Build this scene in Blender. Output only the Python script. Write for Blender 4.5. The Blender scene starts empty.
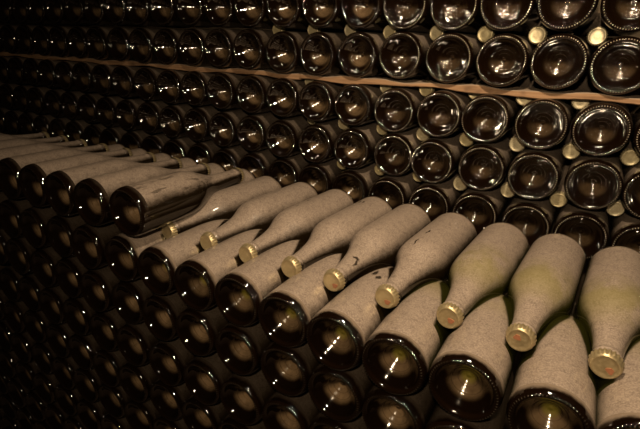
import bpy, bmesh, math, random
from mathutils import Vector, Matrix

random.seed(7)
D = 0.088                      # one bottle diameter = the unit of the layout, in metres
SC = bpy.context.scene
COL = SC.collection

# ------------------------------------------------------------------ camera
cam_data = bpy.data.cameras.new('camera')
cam = bpy.data.objects.new('camera', cam_data)
COL.objects.link(cam)
Rv = Vector((0.86233598, 0.50547738, 0.02948351))
Uv = Vector((-0.20304575, 0.29187603, 0.93465545))
Fv = Vector((-0.46384166, 0.81197352, -0.35433024))
CAM = Vector((-0.31046, -5.30011, 4.30174))
FPX = 458.5
m = Matrix((Rv, Uv, -Fv)).transposed().to_4x4()
m.translation = CAM * D
cam.matrix_world = m
cam_data.sensor_fit = 'HORIZONTAL'
cam_data.sensor_width = 36.0
cam_data.lens = 36.0 * FPX / 640.0
cam_data.clip_start = 0.01
SC.camera = cam

# ------------------------------------------------------------------ world, lamps, exposure
world = bpy.data.worlds.new('world')
SC.world = world
world.use_nodes = True
bg = world.node_tree.nodes['Background']
bg.inputs['Color'].default_value = (1.0, 0.72, 0.45, 1)
bg.inputs['Strength'].default_value = 0.0015


def lamp(name, loc, aim, energy, color, size, cone):
    d = bpy.data.lights.new(name, 'SPOT')
    d.energy = energy
    d.color = color
    d.shadow_soft_size = size
    d.spot_size = math.radians(cone)
    d.spot_blend = 1.0
    o = bpy.data.objects.new(name, d)
    o.location = Vector(loc) * D
    o.rotation_euler = (Vector(aim) - Vector(loc)).to_track_quat('-Z', 'Y').to_euler()
    COL.objects.link(o)
    return o


lamp('cellar_lamp', (-0.4, -6.0, 5.8), (-2.8, 3.0, 1.5), 6.8, (1.0, 0.75, 0.48), 0.016, 174)
lamp('cellar_lamp', (-1.4, -0.6, 8.8), (-1.4, 3.2, 0.6), 8.4, (1.0, 0.76, 0.50), 0.020, 160)

SC.view_settings.view_transform = 'Standard'
SC.view_settings.look = 'None'
SC.view_settings.gamma = 1.0
SC.view_settings.use_curve_mapping = False
SC.view_settings.exposure = 1.6


# ------------------------------------------------------------------ material helpers
class NT:
    def __init__(self, name):
        self.m = bpy.data.materials.new(name)
        self.m.use_nodes = True
        self.t = self.m.node_tree
        self.n = self.t.nodes
        self.p = self.n['Principled BSDF']

    def add(self, typ, **kw):
        n = self.n.new(typ)
        for k, v in kw.items():
            setattr(n, k, v)
        return n

    def link(self, a, b):
        self.t.links.new(a, b)

    def val(self, sock, v):
        if hasattr(v, 'is_linked'):
            self.link(v, sock)
        else:
            sock.default_value = v

    def math(self, op, a, b=0.0, c=0.0, clamp=False):
        n = self.add('ShaderNodeMath', operation=op, use_clamp=clamp)
        self.val(n.inputs[0], a)
        self.val(n.inputs[1], b)
        self.val(n.inputs[2], c)
        return n.outputs[0]

    def ramp(self, v, a, b, lo=0.0, hi=1.0):
        n = self.add('ShaderNodeMapRange', interpolation_type='SMOOTHSTEP')
        self.val(n.inputs['Value'], v)
        n.inputs['From Min'].default_value = a
        n.inputs['From Max'].default_value = b
        n.inputs['To Min'].default_value = lo
        n.inputs['To Max'].default_value = hi
        return n.outputs['Result']

    def noise(self, vec, scale, detail=3.0, rough=0.5):
        n = self.add('ShaderNodeTexNoise')
        self.link(vec, n.inputs['Vector'])
        n.inputs['Scale'].default_value = scale
        n.inputs['Detail'].default_value = detail
        n.inputs['Roughness'].default_value = rough
        return n.outputs['Fac']

    def mix(self, f, a, b):
        n = self.add('ShaderNodeMix', data_type='RGBA')
        self.val(n.inputs['Factor'], f)
        self.val(n.inputs['A'] if False else n.inputs[6], a)
        self.val(n.inputs[7], b)
        return n.outputs[2]

    def mixf(self, f, a, b):
        n = self.add('ShaderNodeMix', data_type='FLOAT')
        self.val(n.inputs[0], f)
        self.val(n.inputs[2], a)
        self.val(n.inputs[3], b)
        return n.outputs[0]


GLASS_COL = (0.008, 0.005, 0.002, 1)
DUST_COL = (0.240, 0.193, 0.155, 1)
DUST_COL2 = (0.145, 0.113, 0.094, 1)


def dusty_glass(name, lo, hi, coat=0.3, glass=GLASS_COL, cover=1.0, green=0.0, marks=(), streaks=0.0, sheltered=False):
    """Dark bottle glass under cellar dust that has settled on every face that looks up.
    marks: (x, y, z, rx, ry, rz) ellipsoids in object space (units of D) where a finger has wiped the dust off."""
    k = NT(name)
    tc = k.add('ShaderNodeTexCoord')
    oi = k.add('ShaderNodeObjectInfo')
    geo = k.add('ShaderNodeNewGeometry')
    sc = k.add('ShaderNodeVectorMath', operation='SCALE')
    k.link(tc.outputs['Object'], sc.inputs[0])
    sc.inputs['Scale'].default_value = 1.0 / D
    off = k.add('ShaderNodeVectorMath', operation='ADD')
    k.link(sc.outputs[0], off.inputs[0])
    rnd = k.math('MULTIPLY', oi.outputs['Random'], 40.0)
    comb = k.add('ShaderNodeCombineXYZ')
    for i in range(3):
        k.link(rnd, comb.inputs[i])
    k.link(comb.outputs[0], off.inputs[1])
    v = off.outputs[0]
    sep = k.add('ShaderNodeSeparateXYZ')
    k.link(geo.outputs['Normal'], sep.inputs[0])
    nz = sep.outputs['Z']
    n1 = k.noise(v, 1.6, 4.0, 0.6)
    n2 = k.noise(v, 9.0, 4.0, 0.65)
    n3 = k.noise(v, 42.0, 2.0, 0.6)
    w = k.math('ADD', nz, k.math('MULTIPLY', k.math('SUBTRACT', n1, 0.5), 0.35))
    w = k.math('ADD', w, k.math('MULTIPLY', k.math('SUBTRACT', n2, 0.5), 0.16))
    mask = k.math('MULTIPLY', k.ramp(w, lo, hi), cover)
    # worn specks and scratches
    st = k.add('ShaderNodeMapping')
    st.inputs['Scale'].default_value = (5.0, 1.0, 5.0)
    k.link(v, st.inputs['Vector'])
    sn = k.noise(st.outputs[0], 1.9, 3.0, 0.7)
    if streaks > 0:
        mask = k.math('MULTIPLY', mask, k.ramp(sn, 0.54, 0.64, 1.0, 1.0 - streaks))
    speck = k.ramp(k.noise(v, 7.0, 1.0, 0.4), 0.72, 0.80, 1.0, 0.7)
    mask = k.math('MULTIPLY', mask, speck)
    if sheltered:
        # no dust has settled where the neck-first bottles above keep it off: a spearhead of dust is left between them
        sh = k.add('ShaderNodeSeparateXYZ')
        k.link(sc.outputs[0], sh.inputs[0])
        cr = k.add('ShaderNodeValToRGB')
        cr.color_ramp.interpolation = 'LINEAR'
        stops = [(0.70, 0.6), (0.80, 0.33), (1.17, 0.30), (1.4, 0.24), (1.7, 0.13), (1.95, 0.02), (2.3, 0.0)]
        el = cr.color_ramp.elements
        while len(el) < len(stops):
            el.new(0.5)
        for e, (yy, lim) in zip(el, stops):
            e.position = yy / 3.0
            e.color = (lim, lim, lim, 1)
        k.link(k.math('DIVIDE', sh.outputs['Y'], 3.0), cr.inputs['Fac'])
        xs = k.math('SUBTRACT', sh.outputs['X'], k.math('MULTIPLY', k.math('SUBTRACT', sh.outputs['Y'], 0.93), 0.05))
        d = k.math('SUBTRACT', cr.outputs['Color'], k.math('ABSOLUTE', xs))
        mask = k.math('MULTIPLY', mask, k.ramp(d, -0.03, 0.025))
    if marks:
        dv = k.add('ShaderNodeVectorMath', operation='SUBTRACT')
        wob = k.add('ShaderNodeTexNoise')
        k.link(sc.outputs[0], wob.inputs['Vector'])
        wob.inputs['Scale'].default_value = 9.0
        ws = k.add('ShaderNodeVectorMath', operation='SCALE')
        k.link(wob.outputs['Color'], ws.inputs[0])
        ws.inputs['Scale'].default_value = 0.10
        k.link(sc.outputs[0], dv.inputs[0])
        k.link(ws.outputs[0], dv.inputs[1])
        for (x, y, z, rx, ry, rz) in marks:
            a = k.add('ShaderNodeVectorMath', operation='SUBTRACT')
            k.link(dv.outputs[0], a.inputs[0])
            a.inputs[1].default_value = (x - 0.05, y - 0.05, z - 0.05)
            b = k.add('ShaderNodeVectorMath', operation='DIVIDE')
            k.link(a.outputs[0], b.inputs[0])
            b.inputs[1].default_value = (rx, ry, rz)
            l = k.add('ShaderNodeVectorMath', operation='LENGTH')
            k.link(b.outputs[0], l.inputs[0])
            mask = k.math('MULTIPLY', mask, k.ramp(l.outputs['Value'], 0.55, 1.2, 0.12, 1.0))
    dust = k.mix(k.ramp(n2, 0.25, 0.72), DUST_COL2, DUST_COL)
    dust = k.mix(k.ramp(n3, 0.35, 0.7), dust, (0.31, 0.252, 0.205, 1))
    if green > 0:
        # thin dust on the shoulder; light glowing through the glass is painted in
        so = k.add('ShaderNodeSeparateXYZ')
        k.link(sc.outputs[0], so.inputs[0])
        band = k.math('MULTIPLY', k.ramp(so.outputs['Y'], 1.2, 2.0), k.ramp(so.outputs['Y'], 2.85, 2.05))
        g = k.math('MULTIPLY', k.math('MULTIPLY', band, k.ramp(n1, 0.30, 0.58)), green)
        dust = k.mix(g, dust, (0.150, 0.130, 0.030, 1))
    col = k.mix(mask, glass, dust)
    k.link(col, k.p.inputs['Base Color'])
    k.link(k.mixf(mask, 0.09, 0.62), k.p.inputs['Roughness'])
    k.p.inputs['IOR'].default_value = 1.5
    k.link(k.mixf(mask, 0.5, 0.25), k.p.inputs['Specular IOR Level'])
    k.p.inputs['Coat Weight'].default_value = coat
    k.p.inputs['Coat Roughness'].default_value = 0.12
    bump = k.add('ShaderNodeBump')
    bump.inputs['Strength'].default_value = 0.25
    bump.inputs['Distance'].default_value = 0.0006
    k.link(k.math('MULTIPLY', n3, mask), bump.inputs['Height'])
    k.link(bump.outputs[0], k.p.inputs['Normal'])
    return k.m


def base_glass(name, haze, ring_glint, heel, tip_glow=0.0):
    """The clean glass bottom: almost black, glossy, with a brown film lying in the lower half of the hollow."""
    k = NT(name)
    tc = k.add('ShaderNodeTexCoord')
    oi = k.add('ShaderNodeObjectInfo')
    geo = k.add('ShaderNodeNewGeometry')
    sep = k.add('ShaderNodeSeparateXYZ')
    k.link(geo.outputs['Normal'], sep.inputs[0])
    sc = k.add('ShaderNodeVectorMath', operation='SCALE')
    k.link(tc.outputs['Object'], sc.inputs[0])
    sc.inputs['Scale'].default_value = 1.0 / D
    rnd = k.math('MULTIPLY', oi.outputs['Random'], 30.0)
    add = k.add('ShaderNodeVectorMath', operation='ADD')
    comb = k.add('ShaderNodeCombineXYZ')
    for i in range(3):
        k.link(rnd, comb.inputs[i])
    k.link(sc.outputs[0], add.inputs[0])
    k.link(comb.outputs[0], add.inputs[1])
    n = k.noise(add.outputs[0], 5.0, 3.0, 0.6)
    so = k.add('ShaderNodeSeparateXYZ')
    k.link(sc.outputs[0], so.inputs[0])
    hollow = k.ramp(so.outputs['Y'], 0.05, 0.16)
    rr = k.math('SQRT', k.math('ADD', k.math('MULTIPLY', so.outputs['X'], so.outputs['X']),
                               k.math('MULTIPLY', so.outputs['Z'], so.outputs['Z'])))
    hollow = k.math('MULTIPLY', hollow, k.ramp(rr, 0.29, 0.20))
    film = k.math('MULTIPLY', hollow, k.ramp(sep.outputs['Z'], -0.2, 0.4))
    film = k.math('MULTIPLY', film, k.ramp(n, 0.25, 0.65, 0.55, 1.0))
    wy = k.math('ADD', so.outputs['Y'], k.math('MULTIPLY', k.math('SUBTRACT', n, 0.5), 0.09))
    rim = k.math('MULTIPLY', k.math('MULTIPLY', k.ramp(wy, 0.07, 0.15), k.ramp(rr, 0.465, 0.49)),
                 k.ramp(sep.outputs['Z'], 0.02, 0.5))
    film = k.math('MULTIPLY', film, haze)
    col = k.mix(film, (0.0045, 0.0020, 0.0007, 1), (0.23, 0.155, 0.085, 1))
    hd = k.math('MULTIPLY', rim, heel)
    col = k.mix(hd, col, (0.20, 0.157, 0.12, 1))
    film = k.math('ADD', film, hd, clamp=True)
    tip = k.math('MULTIPLY', k.ramp(rr, 0.13, 0.07), tip_glow)
    col = k.mix(k.math('MULTIPLY', tip, k.ramp(so.outputs['Y'], 0.2, 0.26)), col, (0.15, 0.13, 0.018, 1))  # glow of light through the hollow's tip, put into the colour
    # pale dots painted on the stippled ring for the glints of its nubs
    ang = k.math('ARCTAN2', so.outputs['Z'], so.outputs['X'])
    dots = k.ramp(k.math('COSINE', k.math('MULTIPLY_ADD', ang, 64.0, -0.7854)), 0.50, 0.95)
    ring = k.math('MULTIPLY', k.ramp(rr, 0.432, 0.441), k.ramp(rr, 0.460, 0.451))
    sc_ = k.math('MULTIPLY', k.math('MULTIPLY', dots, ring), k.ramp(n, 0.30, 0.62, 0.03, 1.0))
    sc_ = k.math('MULTIPLY', sc_, ring_glint)
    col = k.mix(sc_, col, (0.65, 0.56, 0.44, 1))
    k.link(col, k.p.inputs['Base Color'])
    k.link(k.mixf(film, 0.06, 0.22), k.p.inputs['Roughness'])
    k.p.inputs['IOR'].default_value = 1.55
    k.p.inputs['Specular IOR Level'].default_value = 0.9
    bump = k.add('ShaderNodeBump')
    bump.inputs['Strength'].default_value = 0.14
    bump.inputs['Distance'].default_value = 0.0012
    fine = k.ramp(k.noise(add.outputs[0], 34.0, 1.0, 0.5), 0.58, 0.75)
    k.link(k.math('ADD', n, k.math('MULTIPLY', k.math('MULTIPLY', fine, hollow), 0.55)), bump.inputs['Height'])
    k.link(bump.outputs[0], k.p.inputs['Normal'])
    return k.m


def cap_metal():
    k = NT('crown_cap_metal')
    tc = k.add('ShaderNodeTexCoord')
    n = k.noise(tc.outputs['Object'], 260.0, 3.0, 0.6)
    k.link(k.mix(n, (0.34, 0.26, 0.13, 1), (0.58, 0.49, 0.30, 1)), k.p.inputs['Base Color'])
    k.p.inputs['Metallic'].default_value = 0.7
    k.link(k.ramp(n, 0.3, 0.7, 0.30, 0.48), k.p.inputs['Roughness'])
    return k.m


def silver_metal():
    k = NT('pale_cap_metal')
    tc = k.add('ShaderNodeTexCoord')
    oi = k.add('ShaderNodeObjectInfo')
    n = k.noise(tc.outputs['Object'], 200.0, 3.0, 0.6)
    a = k.mix(oi.outputs['Random'], (0.62, 0.58, 0.42, 1), (0.56, 0.50, 0.28, 1))
    k.link(k.mix(n, (0.26, 0.20, 0.10, 1), a), k.p.inputs['Base Color'])
    k.p.inputs['Metallic'].default_value = 0.4
    k.p.inputs['Roughness'].default_value = 0.38
    return k.m


def plain(name, col, rough=0.6):
    k = NT(name)
    k.p.inputs['Base Color'].default_value = (*col, 1)
    k.p.inputs['Roughness'].default_value = rough
    return k.m


def wood(name, ca, cb):
    k = NT(name)
    tc = k.add('ShaderNodeTexCoord')
    mp = k.add('ShaderNodeMapping')
    mp.inputs['Scale'].default_value = (6.0, 60.0, 130.0)
    k.link(tc.outputs['Object'], mp.inputs['Vector'])
    n = k.noise(mp.outputs[0], 1.6, 5.0, 0.65)
    n2 = k.noise(tc.outputs['Object'], 16.0, 3.0, 0.6)
    c = k.mix(k.ramp(n, 0.3, 0.7), ca, cb)
    c = k.mix(k.ramp(n2, 0.52, 0.74, 0.0, 0.7), c, (0.075, 0.042, 0.022, 1))
    geo = k.add('ShaderNodeNewGeometry')
    sp = k.add('ShaderNodeSeparateXYZ')
    k.link(geo.outputs['Normal'], sp.inputs[0])
    c = k.mix(k.ramp(sp.outputs['Z'], 0.2, 0.8, 0.0, 0.9), c, (0.24, 0.185, 0.135, 1))   # dust lying on the upper face
    k.link(c, k.p.inputs['Base Color'])
    k.p.inputs['Roughness'].default_value = 0.85
    bump = k.add('ShaderNodeBump')
    bump.inputs['Strength'].default_value = 0.5
    bump.inputs['Distance'].default_value = 0.001
    k.link(n, bump.inputs['Height'])
    k.link(bump.outputs[0], k.p.inputs['Normal'])
    return k.m


def stone(name, ca, cb, scale):
    k = NT(name)
    tc = k.add('ShaderNodeTexCoord')
    n = k.noise(tc.outputs['Object'], scale, 6.0, 0.62)
    k.link(k.mix(n, ca, cb), k.p.inputs['Base Color'])
    k.p.inputs['Roughness'].default_value = 0.95
    bump = k.add('ShaderNodeBump')
    bump.inputs['Strength'].default_value = 0.6
    bump.inputs['Distance'].default_value = 0.01
    k.link(n, bump.inputs['Height'])
    k.link(bump.outputs[0], k.p.inputs['Normal'])
    return k.m


# ------------------------------------------------------------------ mesh helpers
def mesh_obj(name, me, parent=None, mat=None):
    o = bpy.data.objects.new(name, me)
    COL.objects.link(o)
    if parent is not None:
        o.parent = parent
    if mat is not None and not me.materials:
        me.materials.append(mat)
    return o


def lathe(name, prof, segs, mod=None, cap_start=False, cap_end=False):
    """Revolve (y, r) around the Y axis; mod(j, angle, y, r) may return a changed (y, r). Units of D."""
    bm = bmesh.new()
    rings = []
    for j, (y, r) in enumerate(prof):
        if r <= 1e-6:
            rings.append([bm.verts.new((0, y * D, 0))])
            continue
        ring = []
        for i in range(segs):
            a = 2 * math.pi * i / segs
            yy, rr = mod(j, i, a, y, r) if mod else (y, r)
            ring.append(bm.verts.new((math.cos(a) * rr * D, yy * D, math.sin(a) * rr * D)))
        rings.append(ring)
    for A, B in zip(rings[:-1], rings[1:]):
        if len(A) == 1 and len(B) == 1:
            continue
        if len(A) == 1:
            for i in range(segs):
                bm.faces.new((A[0], B[i], B[(i + 1) % segs]))
        elif len(B) == 1:
            for i in range(segs):
                bm.faces.new((A[i], B[0], A[(i + 1) % segs]))
        else:
            for i in range(segs):
                bm.faces.new((A[i], B[i], B[(i + 1) % segs], A[(i + 1) % segs]))
    if cap_start and len(rings[0]) > 1:
        bm.faces.new(rings[0])
    if cap_end and len(rings[-1]) > 1:
        bm.faces.new(rings[-1])
    bmesh.ops.recalc_face_normals(bm, faces=bm.faces)
    for f in bm.faces:
        f.smooth = True
    me = bpy.data.meshes.new(name)
    bm.to_mesh(me)
    bm.free()
    return me


def spline(pts, n):
    """Catmull-Rom through (y, r) points."""
    out = []
    P = [pts[0]] + list(pts) + [pts[-1]]
    for k in range(1, len(P) - 2):
        for s in range(n):
            t = s / n
            q = []
            for c in range(2):
                a, b, cc, d = P[k - 1][c], P[k][c], P[k + 1][c], P[k + 2][c]
                q.append(0.5 * (2 * b + (cc - a) * t + (2 * a - 5 * b + 4 * cc - d) * t * t + (3 * b - a - 3 * cc + d) * t ** 3))
            out.append(tuple(q))
    out.append(pts[-1])
    return out


R = 0.499
NSEAM = 0.17
body_prof = ([(NSEAM, R), (0.4, R), (0.8, R), (1.2, R), (1.5, R)] +
             spline([(1.62, R), (1.82, 0.494), (2.00, 0.473), (2.16, 0.420), (2.32, 0.343), (2.48, 0.284), (2.66, 0.240),
                     (2.88, 0.200), (3.14, 0.172)], 4) +
             [(3.155, 0.182), (3.18, 0.188), (3.205, 0.182), (3.22, 0.170), (3.30, 0.163), (3.34, 0.15)])


def body_mesh(name, prof=None):
    return lathe(name, prof or body_prof, 64, cap_end=True)


# the raised row's bottles have longer, slimmer necks
long_prof = ([(NSEAM, R), (0.5, R), (1.0, R)] +
             spline([(1.30, R), (1.52, 0.488), (1.72, 0.445), (1.92, 0.370), (2.12, 0.290), (2.32, 0.232), (2.6, 0.200),
                     (2.9, 0.184), (3.14, 0.172)], 4) + body_prof[-6:])


def slim(prof):
    """The back stack's neck-first bottles have thinner necks and smaller caps."""
    return [(y, r * (1.0 - 0.13 * min(1.0, max(0.0, (y - 2.2) / 0.6)))) for y, r in prof]


base_prof = ([(NSEAM, R), (0.12, R - 0.003), (0.08, 0.491), (0.048, 0.482), (0.024, 0.471), (0.010, 0.460),
              (0.002, 0.450), (-0.003, 0.439), (-0.002, 0.426), (0.006, 0.411), (0.020, 0.396)] +
             spline([(0.037, 0.382), (0.085, 0.352), (0.155, 0.284), (0.222, 0.222), (0.232, 0.205), (0.290, 0.146), (0.299, 0.130),
                     (0.338, 0.090), (0.360, 0.060)], 3) +
             [(0.366, 0.045), (0.366, 0.03), (0.362, 0.012), (0.361, 0.0)])


def base_mod(j, i, a, y, r):
    if j in (5, 6, 7, 8):                         # the ring of stippled nubs the bottle stands on
        ph = i % 4
        h = 0.009 if ph in (0, 1) else -0.007
        if j in (5, 8):
            h *= 0.35
        return y - h, r
    return y, r


BASE = lathe('base', base_prof, 256, base_mod)

cap_prof = [(3.255, 0.206), (3.29, 0.205), (3.325, 0.196), (3.355, 0.184), (3.378, 0.171), (3.386, 0.158),
            (3.381, 0.146), (3.376, 0.13), (3.379, 0.07), (3.380, 0.0)]


def cap_mod(j, i, a, y, r):
    if j in (0, 1, 2):
        w = 0.5 + 0.5 * math.cos(a * 21)
        return y, r - (0.020, 0.016, 0.008)[j] * w
    return y, r


CAP = lathe('crown_cap', cap_prof, 168, cap_mod)
CAP_PALE = lathe('crown_cap', slim(cap_prof), 168, cap_mod)

# ------------------------------------------------------------------ materials
M_TOP = dusty_glass('dusty_bottle_glass', 0.18, 0.80)
M_GREEN = dusty_glass('thin_dust_green_glow_glass', 0.08, 0.65, green=0.62, glass=(0.02, 0.02, 0.003, 1))
M_TOP0 = dusty_glass('sheltered_dusty_glass', 0.16, 0.75, coat=0.8, sheltered=True)
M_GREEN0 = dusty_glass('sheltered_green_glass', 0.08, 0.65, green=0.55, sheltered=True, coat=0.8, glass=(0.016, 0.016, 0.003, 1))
M_RAISED = dusty_glass('ridge_dusted_glass', 0.22, 0.95)
M_PART = dusty_glass('partly_dusted_glass', 0.28, 0.72, cover=0.92, streaks=0.55)
M_DARK = dusty_glass('lightly_dusted_glass', 0.05, 0.75, cover=0.66)
M_FAR = dusty_glass('far_dimmed_glass', 0.15, 0.9, cover=0.42)  # weaker light at the far end is put in as thinner dust
M_BASE = base_glass('clean_base_glass', 0.55, 0.10, 0.95, 0.6)
M_BASE_BACK = base_glass('dark_base_glass', 0.17, 0.75, 0.22)  # near back copy, ring glints painted in strongly
M_BASE_FAR = base_glass('far_base_glass', 0.50, 0.10, 0.15)
M_BASE_LOW = base_glass('hidden_row_base_glass', 0.80, 0.06, 0.12)
M_LOW = dusty_glass('lightly_filmed_glass', 0.2, 0.9, cover=0.14)
M_CAP = cap_metal()
M_PALE = silver_metal()
M_RED = plain('red_print', (0.29, 0.12, 0.06), 0.45)
M_WOOD = wood('lath_wood', (0.19, 0.105, 0.052, 1), (0.33, 0.20, 0.11, 1))
M_WALL = stone('cellar_chalk', (0.10, 0.075, 0.05, 1), (0.22, 0.17, 0.12, 1), 9.0)
M_FLOOR = stone('cellar_earth', (0.06, 0.045, 0.03, 1), (0.14, 0.10, 0.07, 1), 14.0)

BODIES = {}


def body_for(mat, long_neck=False):
    key = (mat.name, long_neck)
    if key not in BODIES:
        me = body_mesh('body', long_prof if long_neck else None)
        me.materials.append(mat)
        BODIES[key] = me
    return BODIES[key]


SLIM = lathe('body', slim(body_prof), 64, cap_end=True)
SLIM.materials.append(M_DARK)
BASE.materials.append(M_BASE)
BASE_FAR = BASE.copy()
BASE_FAR.materials.clear()
BASE_FAR.materials.append(M_BASE_FAR)
BASE_LOW = BASE.copy()
BASE_LOW.materials.clear()
BASE_LOW.materials.append(M_BASE_LOW)
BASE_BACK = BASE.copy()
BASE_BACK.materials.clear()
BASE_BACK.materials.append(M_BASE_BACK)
CAP.materials.append(M_CAP)
CAP_PALE.materials.append(M_PALE)

# a small red print on the cap face, slightly irregular
bm = bmesh.new()
c0 = [bm.verts.new((math.cos(t) * (0.045 + 0.012 * math.sin(3 * t)) * D, 3.388 * D,
                    math.sin(t) * (0.05 + 0.012 * math.cos(2 * t)) * D)) for t in [2 * math.pi * i / 24 for i in range(24)]]
c1 = [bm.verts.new((v.co.x, 3.376 * D, v.co.z)) for v in c0]
bm.faces.new(c0)
for i in range(24):
    bm.faces.new((c0[i], c1[i], c1[(i + 1) % 24], c0[(i + 1) % 24]))
bmesh.ops.recalc_face_normals(bm, faces=bm.faces)
RED = bpy.data.meshes.new('red_print')
bm.to_mesh(RED)
bm.free()
RED.materials.append(M_RED)

ORD = ['', 'first', 'second', 'third', 'fourth', 'fifth', 'sixth', 'seventh', 'eighth', 'ninth', 'tenth', 'eleventh',
       'twelfth', 'thirteenth', 'fourteenth', 'fifteenth', 'sixteenth', 'seventeenth', 'eighteenth', 'nineteenth',
       'twentieth', 'twenty-first', 'twenty-second', 'twenty-third', 'twenty-fourth', 'twenty-fifth', 'twenty-sixth',
       'twenty-seventh', 'twenty-eighth']


def on_screen(x, y, z, r=0.46):
    """Whether a bottle end at this place of the layout lies in the photograph's field of view."""
    d = Vector((x, y, z)) - CAM
    w = d.dot(Fv)
    if w < 0.3:
        return False
    u, v, s = 320 + FPX * d.dot(Rv) / w, 214.5 - FPX * d.dot(Uv) / w, FPX * r / w
    return -s < u < 640 + s and -s < v < 429 + s


def bottle(pos, label, group, mat, base=None, cap=None, reverse=False, yaw=0.0, pitch=0.0, red=None, roll=None, long_neck=False):
    """pos: centre of the bottle's bottom, in units of D. The bottle lies along +Y, or along -Y when reversed."""
    t = bpy.data.objects.new('champagne_bottle', None)
    t.empty_display_size = 0.02
    COL.objects.link(t)
    t.location = Vector(pos) * D
    rl = random.uniform(0, 2 * math.pi) if roll is None else roll
    t.rotation_mode = 'XYZ'
    mt = (Matrix.Rotation((math.pi if reverse else 0.0) + math.radians(yaw), 4, 'Z') @
          Matrix.Rotation(math.radians(pitch), 4, 'X') @ Matrix.Rotation(rl, 4, 'Y'))
    t.rotation_euler = mt.to_euler('XYZ')
    t['label'] = label
    t['category'] = 'bottle'
    t['group'] = group
    mesh_obj('body', SLIM if cap is CAP_PALE else body_for(mat, long_neck), t)
    if base:
        mesh_obj('base', base, t)
    if cap:
        c = mesh_obj('crown_cap', cap, t)
        if red is not None:
            # red = (x, z) on the cap face as the viewer sees it, in units of D
            r = mesh_obj('red_print', RED, c)
            dx, dz = red
            w = Vector((dx, 0, dz)) if not reverse else Vector((-dx, 0, dz))
            w = Matrix.Rotation(-rl, 3, 'Y') @ w
            r.location = w * D
            r['label'] = 'small red print on the cap'
    return t


# ------------------------------------------------------------------ setting
def box(name, lo, hi, mat, kind=None):
    bm = bmesh.new()
    bmesh.ops.create_cube(bm, size=1.0)
    for v in bm.verts:
        v.co = Vector([(lo[i] + hi[i]) / 2 + v.co[i] * (hi[i] - lo[i]) for i in range(3)]) * D
    me = bpy.data.meshes.new(name)
    bm.to_mesh(me)
    bm.free()
    o = mesh_obj(name, me, None, mat)
    if kind:
        o['kind'] = kind
    return o


BACK = 4.70                    # the plane of the back stack's bottle ends
box('floor', (-40, -22, -10.6), (12, 14, -10.1), M_FLOOR, 'structure')
box('wall_back', (-40, 9.6, -10.1), (12, 10.6, 16), M_WALL, 'structure')


def lath(name, x0, x1, y0, y1, z0, z1, label, seed):
    """A sawn lath with waney, slightly wavy edges."""
    rnd = random.Random(seed)
    bm = bmesh.new()
    n = max(12, int((x1 - x0) * 10))
    rows = []
    ph = [rnd.uniform(0, 6.28) for _ in range(6)]
    for i in range(n + 1):
        x = x0 + (x1 - x0) * i / n
        wv = 0.026 * math.sin(x * 1.7 + ph[0]) + 0.012 * math.sin(x * 4.3 + ph[1]) + rnd.uniform(-.005, .005)
        wt = 0.022 * math.sin(x * 2.6 + ph[2]) + 0.014 * math.sin(x * 6.1 + ph[3]) + rnd.uniform(-.004, .004)
        fy = 0.03 * math.sin(x * 1.1 + ph[4]) + 0.012 * math.sin(x * 5.2 + ph[5])
        e = 0.014
        pts = [(y0 + fy + e, z0 + wv), (y0 + fy, z0 + wv + e), (y0 + fy, z1 + wt - e), (y0 + fy + e, z1 + wt), (y1, z1), (y1, z0)]
        rows.append([bm.verts.new((x * D, y * D, z * D)) for y, z in pts])
    for A, B in zip(rows[:-1], rows[1:]):
        for j in range(6):
            bm.faces.new((A[j], A[(j + 1) % 6], B[(j + 1) % 6], B[j]))
    bm.faces.new(rows[0])
    bm.faces.new(rows[-1])
    bmesh.ops.recalc_face_normals(bm, faces=bm.faces)
    me = bpy.data.meshes.new(name)
    bm.to_mesh(me)
    bm.free()
    o = mesh_obj(name, me, None, M_WOOD)
    o['label'] = label
    o['category'] = 'slat'
    o['group'] = 'wooden laths in the back stack'
    return o


lath('wooden_slat', -6.75, 3.2, BACK + 0.05, BACK + 0.75, 3.395, 3.515,
     'bright orange-brown wooden slat between rows of the back stack, at the near end', 3)
lath('wooden_slat', -24.0, -6.80, BACK + 0.15, BACK + 0.88, 3.38, 3.505,
     'dim dusty wooden slat between rows of the back stack, running into the dark', 5)

# ------------------------------------------------------------------ back stack: rows of bottle ends
J = lambda s=0.02: random.uniform(-s, s)
ROWS = [   # name, measured (x, z) of the near bottles, z of the rest, wording
    ('above', [(None, 5.08), (-1.08, 5.09), (-2.10, 5.07), (-3.10, 5.05), (-4.13, 5.05), (-5.13, 5.06), (-6.17, 5.07)], 5.07,
     'topmost back row'),
    ('slat', [(-0.02, 4.04), (-1.02, 4.06), (-2.02, 4.04), (-3.07, 4.04), (-4.14, 4.05), (-5.16, 4.02), (-6.22, 4.00), (-7.26, 4.0)], 4.02,
     'back row standing on the wooden slat'),
    ('under', [(-0.08, 2.90), (-1.10, 2.89), (-2.17, 2.88), (-3.13, 2.88), (-4.17, 2.86), (-5.21, 2.89), (-6.24, 2.88), (-7.26, 2.89)], 2.88,
     'back row just under the wooden slat'),
    ('second', [(0.99, 1.85), (0.01, 1.86), (-1.06, 1.85), (-2.09, 1.85), (-3.16, 1.83), (-4.08, 1.85), (-5.18, 1.84), (-6.21, 1.83), (-7.26, 1.82)], 1.84,
     'second back row under the wooden slat'),
    ('third', [(1.03, 0.78), (0.01, 0.78), (-1.02, 0.77), (-2.07, 0.80), (-3.11, 0.78)], 0.79,
     'lowest back row, behind the neck-first bottles'),
]
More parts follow.
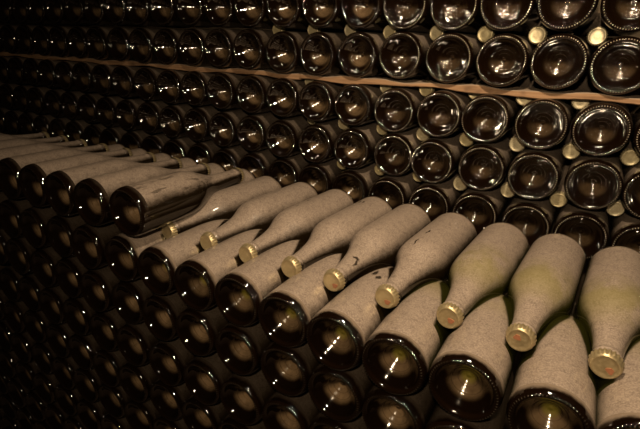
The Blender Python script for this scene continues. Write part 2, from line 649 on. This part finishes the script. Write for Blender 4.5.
for key, near, zrow, words in ROWS:
    spots = [((-0.05 if x is None else x), z) for x, z in near]
    x = spots[-1][0]
    while True:
        x -= 1.03
        jx, jz = J(), J(0.02)
        if not on_screen(x + jx, BACK, zrow):
            break
        spots.append((x + jx, zrow + jz))
    x, z = spots[0]
    if not on_screen(x + 1.02, BACK, z):
        bottle((x + 1.02, BACK - 0.09, z), 'bottle cut off by the photo edge, %s' % words,
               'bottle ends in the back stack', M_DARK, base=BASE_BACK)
    n = 0
    for x, z in spots:
        if not on_screen(x, BACK, z):
            continue
        n += 1
        bottle((x, BACK - 0.09 + J(0.03), z), 'dark bottle end, %s, %s from near end' % (words, ORD[n]),
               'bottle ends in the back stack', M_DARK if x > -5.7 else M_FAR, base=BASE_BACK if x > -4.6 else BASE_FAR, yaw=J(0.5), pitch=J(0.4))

# neck-first bottles between those rows: only their caps look out of the gaps
GAPS = [(4.54, 'back gap over the row on the slat', 8, -0.48),
        (3.345, 'gap under the wooden slat', 7, -0.50),
        (2.36, 'gap below the first row under slat', 8, 0.52),
        (1.31, 'gap over the lowest back row', 7, 0.53)]
for z, words, cnt, x in GAPS:
    for k in range(cnt):
        xx = x - 1.025 * k + J(0.03)
        bottle((xx, BACK + 0.42 + 3.386 + J(0.08), z + J(0.02)),
               'pale bottle cap, %s, %s from near end' % (words, ORD[k + 1]),
               'neck-first bottles in the back stack', M_DARK, cap=CAP_PALE, reverse=True)

# ------------------------------------------------------------------ front stack: bottle ends
L0 = {1: (1.0, -0.02), 0: (0.02, -0.03), -1: (-1.03, 0.0), -2: (-2.03, -0.03), -3: (-3.0, -0.02), -4: (-3.97, -0.01), -5: (-4.94, 0.04),
      -6: (-5.91, 0.04), -7: (-6.9, 0.05), -8: (-7.92, 0.03), -9: (-9.03, 0.0), -10: (-10.03, -0.01), -11: (-11.07, -0.04), -12: (-12.1, -0.05),
      -13: (-13.1, -0.05)}
MARKS = {   # places where the dust has been touched, on bottles of the uppermost front row
    -3: [(-0.04, 1.62, 0.48, 0.05, 0.10, 0.2), (0.07, 1.50, 0.48, 0.045, 0.08, 0.2)],
}
TOPM = 'upper front row'
n = 0
for i in sorted(L0, reverse=True):
    x, z = L0[i]
    if not on_screen(x, 0, z):
        continue
    n += 1
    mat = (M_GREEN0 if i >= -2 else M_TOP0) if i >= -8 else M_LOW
    rl = 0.0
    if i in MARKS:
        mat = dusty_glass('touched_dusty_glass', 0.16, 0.75, coat=0.8, marks=MARKS[i], sheltered=True)
        rl = 0.0
    if i <= -8:
        words = 'dark bottle end directly under the raised row, %s from its near end' % ORD[-7 - i]
    elif i == -3:
        words = 'dusty bottle with two dark finger marks on its shoulder, bottom facing out, upper front row'
    else:
        words = 'dusty bottom-out bottle under the neck-first bottles, %s from near end' % ORD[n]
    bottle((x, J(0.02) - 0.09, z), words, 'bottom-out bottles of the front stack', mat, base=BASE if i >= -8 else BASE_LOW, yaw=J(0.5), pitch=J(0.3), roll=rl)

FR = {1: [(-0.98, -1.05), (-1.98, -1.05), (-2.95, -1.02), (-3.94, -1.0), (-4.97, -1.0), (-5.97, -0.99), (-6.94, -1.02)],
      2: [(-2.95, -2.1), (-3.91, -2.12), (-4.92, -2.14), (-5.88, -2.13), (-6.92, -2.16)]}
for k in range(1, 10):
    spots = list(FR.get(k, [(-1.02 * 2 + J(0.1), -1.055 * k)]))
    while spots[-1][0] > -20:
        spots.append((spots[-1][0] - 1.005 + J(0.035), -1.055 * k + J(0.035)))
    n = 0
    for x, z in spots:
        if not on_screen(x, 0, z):
            continue
        n += 1
        bottle((x, J(0.03) - 0.09, z), 'dark bottle end, %s row down the front stack, %s from near end' % (ORD[k + 1], ORD[n]),
               'bottom-out bottles of the front stack', M_LOW, base=BASE_LOW, yaw=J(0.5), pitch=J(0.3))

# ------------------------------------------------------------------ raised row, necks away from the viewer
L1 = [(-7.57, 1.12), (-8.70, 1.08), (-9.73, 1.07), (-10.74, 1.06), (-11.74, 1.05), (-12.78, 1.05), (-13.8, 1.05), (-14.8, 1.04), (-15.8, 1.04)]
n = 0
for q, (x, z) in enumerate(L1):
    vis = on_screen(x, 0, z) or on_screen(x, 3.38, z, 0.2)
    if not vis:
        continue
    n += 1
    if q == 0:
        lab = 'large bottle with dark streaks in its dust, near end of the raised row'
    else:
        lab = 'dim dusty bottle lying bottom-out in the raised row, %s from its near end' % ORD[n]
    bottle((x, J(0.02) - 0.09, z), lab, 'bottles of the raised row', M_PART if q == 0 else M_RAISED, base=BASE_LOW, cap=CAP,
           yaw=0.4 if q == 0 else J(0.4), pitch=-0.3 if q == 0 else -0.4, long_neck=True)

# neck-first bottles under the raised row: their dusty backs show behind its necks
for q, x in enumerate([-8.20, -9.22, -10.24, -11.24, -12.26, -13.28]):
    bottle((x + 0.1, 0.80 + 3.386, 0.51), 'dusty bottle back showing behind the necks of the raised row, %s from near end' % ORD[q + 1],
           'neck-first bottles under the raised row', M_TOP, base=BASE, cap=CAP, reverse=True, yaw=-1.7)

# ------------------------------------------------------------------ neck-first bottles on top of the front stack
REV = [  # x of the cap, label, red print, material, marks
    (0.52, 'dusty neck-first bottle nearest the lower corner, dark notch and red spot on its cap', (0.06, -0.03), 'green', None),
    (-0.52, 'dusty neck-first bottle whose cap has its red spot at the upper side', (-0.03, 0.04), 'green', None),
    (-1.52, 'dusty neck-first bottle with orange-red blotch on the cap, third from the near end', (0.05, -0.03), 'green', None),
    (-2.53, 'dusty neck-first bottle with a short scratch on its shoulder, fourth from near end', (0.05, -0.05), 'top',
     [(0.12, 1.95, 0.44, 0.02, 0.13, 0.1), (0.10, 1.45, 0.47, 0.02, 0.13, 0.1)]),
    (-3.50, 'dusty neck-first bottle with a curved dark wipe mark on its neck', (0.07, -0.05), 'top',
     [(-0.13, 2.80, 0.17, 0.028, 0.10, 0.14), (-0.08, 2.71, 0.22, 0.085, 0.028, 0.12)]),
    (-4.37, 'dusty neck-first bottle with faint double scratch high on its body, gold cap', None, 'top',
     [(0.16, 0.62, 0.46, 0.025, 0.10, 0.1), (0.06, 0.62, 0.48, 0.025, 0.08, 0.1)]),
    (-5.35, 'dusty neck-first bottle with one tiny nick mid-body, third from the raised row', None, 'top',
     [(0.12, 1.2, 0.47, 0.03, 0.07, 0.1)]),
    (-6.34, 'dusty neck-first bottle second from the raised row, plain gold cap', None, 'top', None),
    (-7.47, 'dusty neck-first bottle lying right against the near bottle of the raised row', None, 'top', None),
]
for q, (x, lab, red, kind, marks) in enumerate(REV):
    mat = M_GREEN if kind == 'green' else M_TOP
    rl = None
    if marks:
        mat = dusty_glass('scratched_dusty_glass', 0.18, 0.80, marks=marks)
        rl = 0.0
    xb, zb = x + 0.22, 0.495
    yaw = -3.8
    if q == 8:
        xb, yaw, zb = x + 0.27, -4.2, 0.47
    bottle((xb, 0.74 + 3.386, zb), lab, 'neck-first bottles on the front stack', mat, base=BASE, cap=CAP, reverse=True,
           yaw=yaw, red=red, roll=rl)
